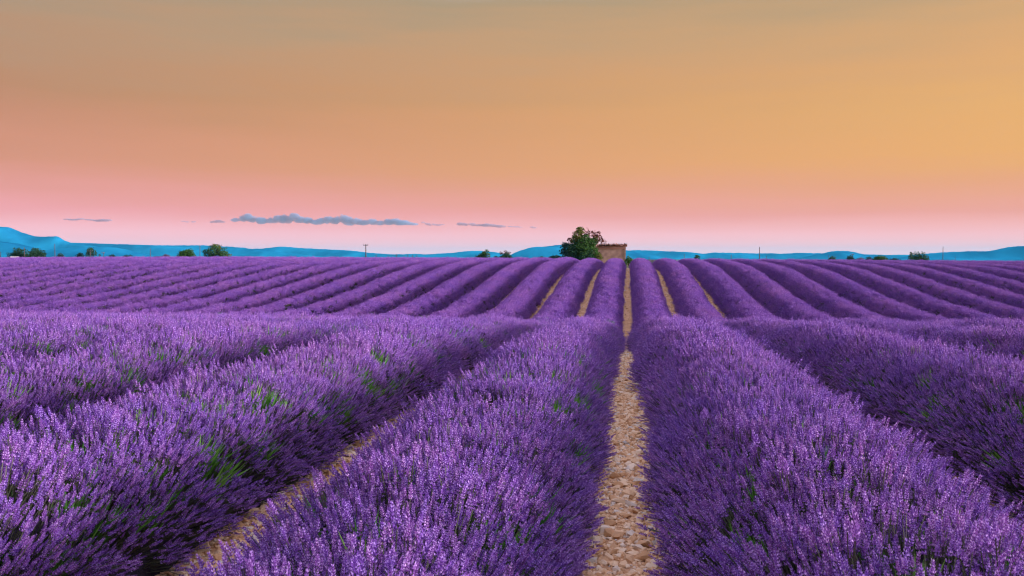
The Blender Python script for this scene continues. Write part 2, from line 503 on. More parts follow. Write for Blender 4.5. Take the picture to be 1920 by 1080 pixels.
def make_tuft(name, nsp, lod, spread, seed, stalk=(.14, .25), fat=1.0, head=(.030, .052)):
    rr = random.Random(seed)
    V, Fc, Mi = [], [], []
    for k in range(nsp):
        ang = rr.uniform(0, 6.28); q = math.sqrt(rr.random())
        off = Vector((math.cos(ang), math.sin(ang), 0)) * q * spread
        dr = Vector((off.x * 1.6 + rr.gauss(0, .13), off.y * 1.6 + rr.gauss(0, .13), 1))
        hd = rr.uniform(*head)
        spike_parts(V, Fc, Mi, off * .5, dr, rr.uniform(*stalk), hd, rr.uniform(.0052, .0068) * fat, lod, rr)
    me = bpy.data.meshes.new(name)
    me.from_pydata([tuple(v) for v in V], [], Fc)
    for mm in (M['stalk'], M['calyx'], M['petal']): me.materials.append(mm)
    me.polygons.foreach_set('material_index', np.array(Mi, np.int32)); me.update()
    return bpy.data.objects.new(name, me)          # never linked: only its geometry is used


def make_leaf_tuft(name, nb, seed, length=(.10, .23), wide=.0056):
    rr = random.Random(seed)
    V, Fc = [], []
    for k in range(nb):
        ang = rr.uniform(0, 6.28); q = rr.random() * .05
        b = Vector((math.cos(ang)*q, math.sin(ang)*q, 0))
        d = Vector((math.cos(ang)*q*5 + rr.gauss(0, .16), math.sin(ang)*q*5 + rr.gauss(0, .16), 1)).normalized()
        s = d.orthogonal().normalized(); s = Matrix.Rotation(rr.uniform(0, 3.14), 3, d) @ s
        L = rr.uniform(*length); i0 = len(V); w = wide * rr.uniform(.7, 1.3)
        bend = Vector((rr.gauss(0, .02), rr.gauss(0, .02), 0))
        V += [b - s*w*.5, b + s*w*.5, b + d*L*.55 + s*w + bend*.4, b + d*L*.55 - s*w + bend*.4, b + d*L + bend]
        Fc += [(i0, i0+1, i0+2, i0+3), (i0+3, i0+2, i0+4)]
    me = bpy.data.meshes.new(name); me.from_pydata([tuple(v) for v in V], [], Fc); me.materials.append(M['green']); me.update()
    return bpy.data.objects.new(name, me)


def make_stone_mesh(seed):
    import bmesh
    rr = random.Random(seed)
    bm = bmesh.new()
    for _ in range(15):
        v_ = Vector((rr.gauss(0, 1), rr.gauss(0, 1), rr.gauss(0, 1))).normalized() * rr.uniform(.8, 1.05)
        bm.verts.new((v_.x, v_.y * rr.uniform(.75, 1), v_.z * .82))
    r_ = bmesh.ops.convex_hull(bm, input=bm.verts)
    bmesh.ops.delete(bm, geom=[e for e in r_['geom_interior'] if isinstance(e, bmesh.types.BMVert)], context='VERTS')
    me = bpy.data.meshes.new('stone'); bm.to_mesh(me); bm.free()
    me.materials.append(M['stone'])
    return me


TA = [make_tuft('tuft_a%d' % i, 5, 0, .042, 100 + i) for i in range(8)]
TB = [make_tuft('tuft_b%d' % i, 14, 1, .085, 200 + i, fat=1.15, head=(.036, .062)) for i in range(7)]
TC = [make_tuft('tuft_c%d' % i, 22, 2, .11, 300 + i, stalk=(.10, .20), fat=1.35, head=(.04, .07)) for i in range(6)]
TG = [make_leaf_tuft('leaf_a%d' % i, 26, 400 + i) for i in range(5)]
STONES = [make_stone_mesh(500 + i) for i in range(10)]
TS = [bpy.data.objects.new('gravel_a%d' % i, me) for i, me in enumerate(STONES)]


def scatter_tree(name, objs):
    ng = bpy.data.node_groups.new(name, 'GeometryNodeTree')
    ng.interface.new_socket('Geometry', in_out='INPUT', socket_type='NodeSocketGeometry')
    ng.interface.new_socket('Geometry', in_out='OUTPUT', socket_type='NodeSocketGeometry')
    n, l = ng.nodes, ng.links
    gi, go = n.new('NodeGroupInput'), n.new('NodeGroupOutput')
    jn = n.new('GeometryNodeJoinGeometry')
    for o in reversed(objs):
        oi = n.new('GeometryNodeObjectInfo'); oi.inputs['Object'].default_value = o; oi.inputs['As Instance'].default_value = False
        gt = n.new('GeometryNodeGeometryToInstance')
        l.new(oi.outputs['Geometry'], gt.inputs[0]); l.new(gt.outputs[0], jn.inputs[0])
    def att(nm, ty):
        a_ = n.new('GeometryNodeInputNamedAttribute'); a_.data_type = ty; a_.inputs['Name'].default_value = nm
        return a_.outputs['Attribute']
    iop = n.new('GeometryNodeInstanceOnPoints')
    l.new(gi.outputs[0], iop.inputs['Points']); l.new(jn.outputs[0], iop.inputs['Instance'])
    iop.inputs['Pick Instance'].default_value = True
    l.new(att('variant', 'INT'), iop.inputs['Instance Index'])
    e2r = n.new('FunctionNodeEulerToRotation'); l.new(att('rot', 'FLOAT_VECTOR'), e2r.inputs[0])
    a2r = n.new('FunctionNodeAxisAngleToRotation'); a2r.inputs['Axis'].default_value = (0, 0, 1); l.new(att('spin', 'FLOAT'), a2r.inputs['Angle'])
    rr = n.new('FunctionNodeRotateRotation'); rr.rotation_space = 'LOCAL'
    l.new(e2r.outputs[0], rr.inputs[0]); l.new(a2r.outputs[0], rr.inputs[1])
    l.new(rr.outputs[0], iop.inputs['Rotation'])
    l.new(att('size', 'FLOAT_VECTOR'), iop.inputs['Scale'])
    l.new(iop.outputs[0], go.inputs[0])
    return ng


NGA, NGB, NGC = scatter_tree('spikes_near', TA), scatter_tree('spikes_mid', TB), scatter_tree('spikes_far', TC)
NGG, NGS = scatter_tree('leaves', TG), scatter_tree('gravel', TS)


def scatter(name, P, D, size, nvar, ng, parent, kind='stuff'):
    """points with direction D; geometry nodes put one shape on each"""
    me = bpy.data.meshes.new(name)
    k = len(P)
    me.vertices.add(k)
    me.vertices.foreach_set('co', np.ascontiguousarray(P, np.float32).ravel())
    b = np.arccos(np.clip(D[:, 2], -1, 1)); c = np.arctan2(D[:, 1], D[:, 0])
    rot = np.stack([np.zeros(k), b, c], 1).astype(np.float32)
    a_ = me.attributes.new('rot', 'FLOAT_VECTOR', 'POINT'); a_.data.foreach_set('vector', rot.ravel())
    a_ = me.attributes.new('spin', 'FLOAT', 'POINT'); a_.data.foreach_set('value', rng.uniform(0, 6.28, k).astype(np.float32))
    sz = np.ascontiguousarray(size if size.ndim == 2 else np.repeat(size[:, None], 3, 1), np.float32)
    a_ = me.attributes.new('size', 'FLOAT_VECTOR', 'POINT'); a_.data.foreach_set('vector', sz.ravel())
    a_ = me.attributes.new('variant', 'INT', 'POINT'); a_.data.foreach_set('value', rng.integers(0, nvar, k).astype(np.int32))
    o = bpy.data.objects.new(name, me); COL.objects.link(o); o.parent = parent
    md = o.modifiers.new('scatter', 'NODES'); md.node_group = ng
    if kind: o['kind'] = kind
    return o


# ------------------------------------------------------------------ lavender rows
SP = 1.85
CR = np.array(CAMR)


def wave(Y, s, seed):
    r_ = np.random.default_rng(seed)
    z = np.zeros_like(np.asarray(Y, float))
    for kf, am in ((.9, .5), (2.1, .35), (4.6, .3), (8.3, .18)):
        z = z + am * np.sin(Y * kf * s + r_.uniform(0, 6.28))
    return z


def row_shape(i, Y):
    """centre line, half width and height of the bush core of row i"""
    s = abs(i) * 2 + (i > 0)
    far = np.clip((Y - 23) / 18, 0, 1)
    xc = (i + .5) * SP + .035 * wave(Y, .25, 900 + s) + .02 * wave(Y, .8, 950 + s)
    am = 1 - .62 * far
    w = .565 + .032 * am * wave(Y, 1, 1000 + s) + .10 * np.exp(-((Y - 20.5) / 3.0) ** 2)
    h = .42 + .07 * np.clip((Y - 17) / 18, 0, 1) + .038 * am * wave(Y, 1, 2000 + s) + .025 * am * wave(Y, .35, 3000 + s)
    near = np.clip((20 - Y) / 8, 0, 1)
    if i >= 2:
        w = w + .035 * far
    if i <= -3:                      # the rows of the left slope are a little narrower and taller
        w = w - .02 * far; h = h + .07 * far
    if i == -1:                      # the first row to the left is slimmer and lower near the camera
        xc = xc + .06 * near; w = w - .03 * near; h = h - .07 * near
    if i == -2:
        xc = xc + .05 * near
    if i == 0:
        xc = xc - .04 * near; w = w + .02 * near
    return xc, w * (1 + .035 * far), h * (1 + .12 * far)


def surf(i, Y, th):
    xc, w, h = row_shape(i, Y)
    c, s = np.cos(th), np.sin(th)
    x = xc + w * np.sign(c) * np.abs(c) ** .88
    z = gz(x, Y) + h * np.abs(s) ** .92
    nx_, nz_ = c / w, s / h
    ln = np.sqrt(nx_**2 + nz_**2)
    return x, z, nx_ / ln, nz_ / ln


def in_view(x, Y, z, marg=190, side=1.3):
    d = np.stack([x, Y, z - EYE], 1) @ CR       # camera space
    dep = -d[:, 2]
    ok = dep > .25
    dp = np.where(ok, dep, 1)
    u = 960 + F * d[:, 0] / dp; v_ = 540 - F * d[:, 1] / dp
    mm = marg + side * F / dp
    return ok & (u > -mm) & (u < 1920 + mm) & (v_ < 1080 + marg + .5 * F / dp), dep




def openings(Y, t, s):
    """uneven field of small openings where the leaves show between the flowers"""
    return np.sin(Y * 4.3 + 5 * t + s) + np.sin(Y * 9.1 - 7 * t + 2 * s) + np.sin(Y * 2.1 + 9 * t + 3 * s) + .8 * np.sin(Y * 15.3 + 8 * t) + .35 * np.sin(Y * .7 + s)


YEND = 89.0
ORD = ['', 'first', 'second', 'third', 'fourth', 'fifth', 'sixth', 'seventh', 'eighth', 'ninth', 'tenth', 'eleventh', 'twelfth', 'thirteenth', 'fourteenth', 'fifteenth', 'sixteenth',
       'seventeenth', 'eighteenth', 'nineteenth', 'twentieth']
TENS = {2: 'twenty', 3: 'thirty', 4: 'forty'}


def ordinal(k):
    if k <= 20: return ORD[k]
    t_, u_ = divmod(k, 10)
    return (TENS[t_] + '-' + ORD[u_]) if u_ else {3: 'thirtieth', 4: 'fortieth'}[t_]


total = {'a': 0, 'b': 0, 'c': 0}
near_parts = []
for i in range(-34, 25):
    ysamp = np.arange(-.6, YEND, .25)
    xs_ = np.full_like(ysamp, (i + .5) * SP)
    okc, _ = in_view(xs_, ysamp, gz(xs_, ysamp) + .4, side=2.2)
    if i in (-2, -1, 0, 1):
        okc |= (ysamp > -.6) & (ysamp < 4)
    if okc.sum() < 8: continue
    Y0, Y1 = ysamp[okc].min(), ysamp[okc].max()
    y0 = float(Y0)
    root = empty('lavender_row', ((i + .5) * SP, y0, float(gz((i + .5) * SP, y0))))
    o3 = np.array(root.location)
    k = i + 1 if i >= 0 else -i
    side = 'right' if i >= 0 else 'left'
    if k == 1:
        lab = 'broad lavender row forming the %s edge of the central stony gap' % side
    else:
        lab = '%s lavender row %s of the central stony gap' % (ordinal(k), side)
    tag(root, lab, 'lavender row', 'parallel rows of lavender in the field')
    # bush body
    yy = np.concatenate([np.arange(Y0, min(Y1, 26), .16), np.arange(max(Y0, 26), Y1, .5)]) if Y0 < 26 else np.arange(Y0, Y1, .5)
    th = np.linspace(0, math.pi, 13)
    YY, TH = np.meshgrid(yy, th, indexing='ij')
    x, z, nxx, nzz = surf(i, YY.ravel(), TH.ravel())
    z = z - (np.abs(np.cos(TH.ravel())) > .99) * .05
    jit = rng.normal(0, .022, len(x))
    V = np.stack([x + nxx * jit, YY.ravel(), z + nzz * jit], 1) - o3
    w = len(th)
    ii, jj = np.meshgrid(np.arange(len(yy)-1), np.arange(w-1), indexing='ij')
    a = (ii*w + jj).ravel()
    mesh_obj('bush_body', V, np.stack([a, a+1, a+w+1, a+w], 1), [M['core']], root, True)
    # flower stalks
    L = Y1 - Y0
    arc = 1.75
    for key, dens, lo, hi, ng, nv, nm in (('a', 560, -1, 8.5, NGA, 8, 'flower_stalks'), ('b', 175, 8.5, 25, NGB, 7, 'flower_stalks'), ('c', 80, 25, 200, NGC, 6, 'flower_stalks')):
        a0, a1 = max(Y0, lo - 4), min(Y1, hi + 4)
        if a1 <= a0: continue
        cnt = int((a1 - a0) * arc * dens)
        Yp = rng.uniform(a0, a1, cnt); tp = rng.uniform(.05, math.pi - .05, cnt)
        x, z, nxx, nzz = surf(i, Yp, tp)
        vis, dep = in_view(x, Yp, z)
        jd = dep + rng.normal(0, .06, cnt) * dep
        vis &= (jd >= lo) & (jd < hi)
        # far side of the outer rows is never seen: thin it
        vx, vz = x, z - EYE
        vl = np.sqrt(vx**2 + Yp**2 + vz**2)
        facing = -(nxx * vx + nzz * vz) / vl
        vis &= (facing > -.30) | (rng.random(cnt) < .3)
        # gaps where the leaves show
        s = abs(i) * 2 + (i > 0)
        gapn = openings(Yp, tp, s)
        lim = 2.4 if i >= 0 else 1.8
        vis &= (gapn < lim) | (rng.random(cnt) < (.12 if key != 'c' else .85))
        low = np.clip((np.sin(tp) - .08) / .75, 0, 1)               # heads crowd the crown, fewer stand out low on the flanks
        vis &= rng.random(cnt) < (.68 + .32 * low if key != 'c' else .85 + .15 * low)
        Yp, tp, x, z, nxx, nzz, jd, gapn = (q[vis] for q in (Yp, tp, x, z, nxx, nzz, jd, gapn))
        c_ = len(x)
        if c_ == 0: continue
        D = np.stack([nxx * .95 + rng.normal(0, .16, c_), rng.normal(0, .16, c_) - .04, nzz * .95 + .20 + rng.normal(0, .10, c_)], 1)
        D /= np.linalg.norm(D, axis=1)[:, None]
        P = np.stack([x - nxx * .03, Yp, z - nzz * .03], 1)
        size = rng.normal(1.0, .13, c_).clip(.65, 1.4) * (1 + .05 * np.sin(Yp * 7 + s)) * (.80 + .22 * np.clip(nzz, 0, 1))
        P = P - o3
        if key == 'a' and i in (-2, -1, 0, 1):
            # the stalks nearest to the camera stand as pieces of their own
            dist = np.linalg.norm(P + o3 - np.array([0, 0, EYE]), axis=1)
            seen, _ = in_view(P[:, 0] + o3[0], P[:, 1] + o3[1], P[:, 2] + o3[2] + .2, marg=-30, side=0)
            take = np.argsort(np.where(seen & (P[:, 2] > .12), dist, 1e9))[:90]
            near_parts.append((root, P[take], D[take], size[take]))
            keep = np.ones(c_, bool); keep[take] = False
            P, D, size = P[keep], D[keep], size[keep]
        total[key] += len(P)
        scatter(nm, P, D, size, nv, ng, root)
    # green leaves and flowerless shoots
    gl = min(Y1, 30)
    if Y0 < gl:
        cnt = int((gl - Y0) * arc * 170)
        Yp = rng.uniform(Y0, gl, cnt); tp = rng.uniform(.45, math.pi - .45, cnt)
        x, z, nxx, nzz = surf(i, Yp, tp)
        vis, dep = in_view(x, Yp, z)
        s = abs(i) * 2 + (i > 0)
        gapn = openings(Yp, tp, s)
        lim = 2.4 if i >= 0 else 1.8
        vis &= (gapn > lim - .15) | (rng.random(cnt) < (.05 if i >= 0 else .11))
        Yp, x, z, nxx, nzz = (q[vis] for q in (Yp, x, z, nxx, nzz))
        c_ = len(x)
        if c_:
            D = np.stack([nxx * .8 + rng.normal(0, .15, c_), rng.normal(0, .15, c_), nzz * .8 + .4], 1)
            D /= np.linalg.norm(D, axis=1)[:, None]
            P = np.stack([x + nxx * .015, Yp, z + nzz * .015], 1) - o3
            scatter('leaves', P, D, rng.normal(.85, .15, c_).clip(.5, 1.2) * np.clip(.85 + (Yp - 3) * .06, .85, 1.0 if i >= 0 else 1.12), 5, NGG, root)

SINGLE = [o.data for o in TA]
for root, P, D, size in near_parts:
    for p_, d_, s_ in zip(P, D, size):
        o = bpy.data.objects.new('flower_stalk', random.choice(SINGLE))
        COL.objects.link(o); o.parent = root
        o.location = p_
        o.rotation_mode = 'QUATERNION'
        o.rotation_quaternion = Vector(d_).to_track_quat('Z', 'Y') @ Matrix.Rotation(random.uniform(0, 6.28), 3, 'Z').to_quaternion()
        o.scale = (s_, s_, s_)
print('SPIKE TUFTS', total)

# ------------------------------------------------------------------ stones in the gaps
sp_pts, sp_size = [], []
for gi_, (ya, yb, hw, dens) in {0: (1.6, 22, .25, 3200), -1: (2.5, 15, .33, 1900), 1: (2.5, 15, .33, 400), -2: (4, 14, .4, 60), 2: (4, 14, .4, 60)}.items():
    cnt = int((yb - ya) * 2 * hw * dens)
    Yp = rng.uniform(ya, yb, cnt); x = gi_ * SP + rng.uniform(-hw, hw, cnt) + .035 * np.sin(Yp * .4)
    sz = rng.lognormal(math.log(.0108), .55, cnt).clip(.004, .045)
    sp_pts.append(np.stack([x, Yp, gz(x, Yp) + sz * .25], 1)); sp_size.append(sz)
# the gaps seen on the far slope: coarser lumps
for gi_ in range(-6, 6):
    cnt = 1100
    Yp = rng.uniform(35, 78, cnt); x = gi_ * SP + rng.uniform(-.36, .36, cnt)
    sz = rng.lognormal(math.log(.024), .4, cnt).clip(.01, .07)
    sp_pts.append(np.stack([x, Yp, gz(x, Yp) + sz * .2], 1)); sp_size.append(sz)
SPT = np.concatenate(sp_pts); SSZ = np.concatenate(sp_size)
dist = np.linalg.norm(SPT - np.array([0, 0, EYE]), axis=1)
seen, _ = in_view(SPT[:, 0], SPT[:, 1], SPT[:, 2], marg=0, side=0)
centre = np.abs(SPT[:, 0]) < .25
left_g = np.abs(SPT[:, 0] + SP + .02) < .2
score = np.where(seen & (centre | left_g), SSZ / dist, 0)
big = np.argsort(-score)[:290]
for q in big:
    o = bpy.data.objects.new('stone', random.choice(STONES)); COL.objects.link(o); o.parent = ground
    s_ = float(SSZ[q])
    o.location = SPT[q]; o.rotation_euler = (random.uniform(-.3, .3), random.uniform(-.3, .3), random.uniform(0, 6.28))
    o.scale = (s_ * random.uniform(.9, 1.35), s_, s_ * random.uniform(.75, 1.1))
keep = np.ones(len(SPT), bool); keep[big] = False
P = SPT[keep]; sz = SSZ[keep]
D = np.stack([rng.normal(0, .25, len(P)), rng.normal(0, .25, len(P)), np.ones(len(P))], 1); D /= np.linalg.norm(D, axis=1)[:, None]
s3 = np.stack([sz * rng.uniform(.9, 1.4, len(P)), sz, sz * rng.uniform(.7, 1.0, len(P))], 1)
scatter('gravel', P, D, s3, 10, NGS, ground)


# ------------------------------------------------------------------ trees and bushes
def mat_tree(name, c1, c2, transl=.25):
    return mat_plain_leaf(name, c1, c2, transl)


def mat_plain_leaf(name, c1, c2, transl):
    m, n, l, out = new_mat(name)
    g = n.new('ShaderNodeNewGeometry')
    r = ramp(n, [(0, c1), (1, c2)])
    l.new(g.outputs['Random Per Island'], r.inputs[0])
    p = n.new('ShaderNodeBsdfPrincipled'); p.inputs['Roughness'].default_value = .6; p.inputs['Specular IOR Level'].default_value = .2
    l.new(r.outputs[0], p.inputs['Base Color'])
    tr = n.new('ShaderNodeBsdfTranslucent'); l.new(r.outputs[0], tr.inputs['Color'])
    ms = n.new('ShaderNodeMixShader'); ms.inputs[0].default_value = transl
    l.new(p.outputs[0], ms.inputs[1]); l.new(tr.outputs[0], ms.inputs[2]); l.new(ms.outputs[0], out.inputs[0])
    return m


LM = {'dark': mat_plain_leaf('leaf_dark', (.018, .065, .035), (.045, .13, .06), .35),
      'green': mat_plain_leaf('leaf_green', (.03, .10, .02), (.08, .19, .035), .4),
      'olive': mat_plain_leaf('leaf_olive', (.07, .10, .015), (.17, .19, .035), .4),
      'sky_red': mat_plain_leaf('leaf_sky_red', (.09, .03, .02), (.20, .075, .06), .3),  # red tinge of the sky glow put into the leaf colour
      'teal': mat_plain_leaf('leaf_teal', (.014, .06, .06), (.035, .11, .10), .3),
      'mauve': mat_plain_leaf('leaf_mauve', (.12, .10, .18), (.22, .18, .30), .3)}


def leaves_mesh(name, lobes, leaf, mat, parent, org, seed, dens=1.0):
    """lobes: (centre, radius); many folded leaves through the lobes' outer shells"""
    r_ = np.random.default_rng(seed)
    PP = []
    for c, rad in lobes:
        k = max(30, int(dens * 7.5 * (rad / leaf) ** 2))
        d = r_.normal(0, 1, (k, 3)); d /= np.linalg.norm(d, axis=1)[:, None]
        lump = 1 + .22 * np.sin(d[:, 0] * 5 + seed) * np.sin(d[:, 1] * 6 + 2 * seed) + .15 * np.sin(d[:, 2] * 9 + seed)
        rr = rad * lump * r_.uniform(.25, 1.0, k) ** .45
        PP.append(np.array(c) + d * rr[:, None] * np.array([1, 1, .95]))
    P = np.concatenate(PP)
    k = len(P)
    a_ = r_.normal(0, 1, (k, 3)); a_ /= np.linalg.norm(a_, axis=1)[:, None]
    b_ = np.cross(a_, r_.normal(0, 1, (k, 3))); b_ /= np.linalg.norm(b_, axis=1)[:, None]
    n_ = np.cross(a_, b_)
    s = leaf * r_.uniform(.55, 1.25, k)[:, None]
    V = np.stack([P - a_*s, P - b_*s*.5 + n_*s*.15, P + a_*s, P + b_*s*.5 + n_*s*.15], 1).reshape(-1, 3) - np.array(org)
    q = np.arange(k) * 4
    Fc = np.concatenate([np.stack([q, q+1, q+2], 1), np.stack([q, q+2, q+3], 1)])
    return mesh_obj(name, V, Fc, [mat], parent)


def tree(name, label, cat, Y, lobes, leaf, base_px, trunk_r=.12, seed=0, group=None, stems=1, dens=1.0):
    """lobes: (px, py, r px, material); surveyed from the photograph, then given depth"""
    rr = random.Random(seed)
    k = Y / F / math.cos(YAW)
    bx = pix(base_px, 480, Y).x
    org = Vector((bx, Y, float(gz(bx, Y))))
    root = empty(name, org)
    tag(root, label, cat, group)
    byMat = {}
    for (px, py, rp, mt) in lobes:
        c = pix(px, py, Y)
        rp *= 1.12
        c.y += rr.uniform(-.5, .5) * rp * k * 1.2
        byMat.setdefault(mt, []).append((c, rp * k))
    # wood
    lo = min(c.z - r_ for L_ in byMat.values() for c, r_ in L_)
    mb = MB()
    top = max((c for L_ in byMat.values() for c, r_ in L_), key=lambda c: c.z)
    fork = Vector((bx, Y, max(org.z + .4, org.z + (top.z - org.z) * .35)))
    for s_ in range(stems):
        off = Vector((rr.uniform(-1, 1), rr.uniform(-1, 1), 0)) * trunk_r * 2.2 * (stems > 1)
        mb.tube([org + off - org + Vector((0, 0, -.1)), (org + off * 1.3 - org).lerp(fork - org, .5), fork - org + off], [trunk_r * 1.25, trunk_r, trunk_r * .8], 7)
    mb.build('trunk', M['bark'], root, True)
    bb = MB()
    allc = [(c, r_) for L_ in byMat.values() for c, r_ in L_]
    for c, r_ in allc:
        tip = c - org
        mid = (fork - org).lerp(tip, .5) + Vector((0, 0, .1 * r_))
        bb.tube([fork - org, mid, tip + Vector((0, 0, r_ * .3))], [trunk_r * .55, trunk_r * .32, trunk_r * .1], 5)
    bb.build('branches', M['bark'], root, True)
    for q, (mt, L_) in enumerate(byMat.items()):
        leaves_mesh('crown', [((c.x, c.y, c.z), r_) for c, r_ in L_], leaf, LM[mt], root, org, seed * 7 + q, dens * (.42 if mt == 'sky_red' else 1))
    return root


def bush_lobes(x0, x1, y0, y1, mt, seed, n_=None, top='round'):
    """lobes filling a picture box"""
    rr = random.Random(seed); w, h = x1 - x0, y1 - y0
    n_ = n_ or max(4, int(w / max(4, h * .45)) * 3)
    L_ = []
    for q in range(n_):
        u = (q + .5) / n_ * 2 - 1 + rr.uniform(-.1, .1)
        hh = math.sqrt(max(.06, 1 - (u * .92) ** 2))
        t_ = rr.uniform(.25, .8)
        r_ = min(h * .36, w * .3) * rr.uniform(.75, 1.15)
        L_.append((x0 + w * .5 + u * (w * .5 - r_ * .8), y1 - max(h * hh * t_, r_ * .3), r_, mt))
    L_.append((x0 + w * .5, y0 + min(h * .36, w * .3), min(h * .36, w * .3), mt))
    return L_


big_l = [(1095, 462, 17, 'green'), (1082, 463, 13, 'dark'), (1098, 478, 15, 'dark'), (1110, 474, 12, 'green'), (1121, 481, 8, 'olive'),
         (1084, 441, 9.5, 'olive'), (1088, 432, 7, 'olive'), (1078, 450, 9, 'olive'), (1096, 449, 10, 'green'), (1108, 456, 10, 'green'),
         (1101, 436, 6, 'sky_red'), (1111, 439, 6.5, 'sky_red'), (1120, 438, 6, 'sky_red'), (1123, 446, 6, 'sky_red'), (1117, 450, 7, 'olive'), (1132, 454, 5, 'sky_red'), (1127, 450, 4, 'sky_red'), (1067, 450, 3.5, 'sky_red'),
         (1063, 465, 9, 'teal'), (1058, 459, 5, 'teal'), (1057, 472, 7, 'teal'), (1066, 480, 10, 'teal'), (1078, 480, 13, 'dark'), (1090, 486, 13, 'teal'), (1108, 487, 11, 'dark'), (1074, 470, 11, 'dark')]
tree('broad_tree', 'big bushy tree with reddish upper twigs beside the stone hut', 'tree', 128, big_l, .16, 1094, .17, 3, stems=3, dens=1.9)

tree('bush', 'low dark hedge bush just left of the big tree', 'bush', 150, bush_lobes(1026, 1058, 479, 489, 'teal', 5), .13, 1042, .06, 5)
tree('bush', 'tiny dark bush left of the hedge bush by the big tree', 'bush', 160, bush_lobes(1006, 1022, 481, 489, 'dark', 6), .12, 1014, .05, 6)
tree('bush', 'green shrub leaning on the right side of the stone hut', 'bush', 127, bush_lobes(1171, 1187, 481, 495, 'green', 7), .12, 1178, .05, 7)
tree('small_tree', 'lopsided small green tree, left of the pair before the domed hill', 'tree', 180, bush_lobes(890, 914, 475, 489, 'dark', 8) + [(912, 473, 5, 'green'), (908, 476, 5, 'green'), (916, 479, 4, 'olive')], .16, 905, .09, 8)
tree('small_tree', 'small dark bushy tree with reddish twigs, right of the pair', 'tree', 180, bush_lobes(934, 963, 474, 489, 'dark', 9) + [(947, 473, 4, 'sky_red'), (954, 474, 3.5, 'sky_red'), (940, 475, 3, 'sky_red')], .16, 949, .09, 9)
tree('bush', 'tiny teal bush against the left side of the reddish twigged tree', 'bush', 185, bush_lobes(925, 937, 480, 489, 'teal', 10), .12, 931, .05, 10)
tree('broad_tree', 'large round dome shaped green tree on the left skyline', 'tree', 190, [(404, 470, 12, 'green'), (396, 474, 10, 'dark'), (413, 473, 10, 'green'), (402, 463, 6.5, 'olive'), (410, 465, 5, 'olive'), (388, 477, 8, 'dark'), (422, 477, 8, 'green'), (384, 472, 4.5, 'dark'), (429, 480, 5, 'olive'), (404, 483, 12, 'dark')], .17, 405, .2, 11)
tree('bush', 'rounded green bush left of the large dome shaped tree', 'bush', 195, bush_lobes(331, 367, 468, 488, 'green', 12), .16, 349, .1, 12)
tree('bush', 'pale mauve leafless bush left of the rounded green bush', 'bush', 210, bush_lobes(300, 322, 477, 488, 'mauve', 13), .14, 311, .06, 13)
tree('bush', 'low dark bush in the gap between round tree and mauve bush', 'bush', 220, bush_lobes(226, 252, 477, 489, 'teal', 14), .15, 239, .07, 14)
tree('bush', 'small dark shrub right of the small round tree', 'bush', 215, bush_lobes(203, 218, 477, 489, 'teal', 15), .13, 211, .06, 15)
tree('bush', 'tiny upright shrub touching the small round tree', 'bush', 215, bush_lobes(183, 191, 476, 489, 'teal', 16), .13, 187, .06, 16)
tree('small_tree', 'small round headed dark tree behind a crossarm pole', 'tree', 210, [(169, 471, 7, 'dark'), (166, 475, 6.5, 'dark'), (174, 475, 6, 'dark'), (170, 479, 8, 'teal'), (170, 468, 4, 'green')], .16, 170, .12, 17)
tree('bush', 'dark bush close left of the small round headed tree', 'bush', 212, bush_lobes(142, 158, 473, 489, 'teal', 18), .15, 150, .08, 18)
tree('bush', 'small isolated dark bush left of the round headed tree', 'bush', 220, bush_lobes(106, 123, 474, 489, 'teal', 19), .15, 115, .07, 19)
tree('broad_tree', 'wide dark tree, right of the leftmost two', 'tree', 225, bush_lobes(50, 87, 465, 489, 'dark', 20, 9), .18, 68, .16, 20)
tree('broad_tree', 'dark tree standing above the white van', 'tree', 228, bush_lobes(17, 55, 464, 489, 'dark', 21, 9), .18, 38, .16, 21)
tree('bush', 'dark round bush on the crest right of the pale strip', 'bush', 160, bush_lobes(1300, 1313, 478, 492, 'dark', 22), .13, 1306, .06, 22)
tree('bush', 'low bush right of the round crest bush', 'bush', 165, bush_lobes(1338, 1358, 484, 493, 'mauve', 23), .12, 1348, .05, 23)
tree('bush', 'small dark bush below the rounded wooded knoll', 'bush', 190, bush_lobes(1552, 1570, 482, 494, 'dark', 24), .14, 1561, .06, 24)
tree('cypress_tree', 'slim dark pointed cypress on the right skyline', 'tree', 220, [(1708, 488, 4.5, 'dark'), (1708, 483, 4.3, 'dark'), (1708, 479, 3.4, 'dark'), (1708.3, 475.5, 2.2, 'dark'), (1708.3, 473.5, 1.2, 'dark')], .14, 1708, .09, 25)
tree('broad_tree', 'round dark tree touching the cypress', 'tree', 222, [(1719, 480, 6.5, 'dark'), (1728, 481, 7, 'dark'), (1735, 485, 6, 'dark'), (1722, 486, 8, 'green'), (1714, 485, 5, 'dark'), (1731, 488, 7, 'dark')], .16, 1725, .14, 26)
for q, (x0, x1, yt, lab) in enumerate([(1586, 1604, 481, 'leftmost bush of the low hedge below the right hills'), (1602, 1622, 483, 'second bush of the low hedge below the right hills'), (1620, 1640, 483, 'third bush of the low hedge below the right hills'),
                                      (1636, 1668, 479, 'tallest, rightmost bush of the hedge, left of the cypress'), (1664, 1690, 485, 'low scrub between the hedge and the cypress')]):
    tree('bush', lab, 'bush', 240 + q * 3, bush_lobes(x0, x1, yt, 494, ['teal', 'mauve', 'teal', 'green', 'teal'][q], 30 + q), .15, (x0 + x1) / 2, .06, 30 + q, group='hedge below the right hills')


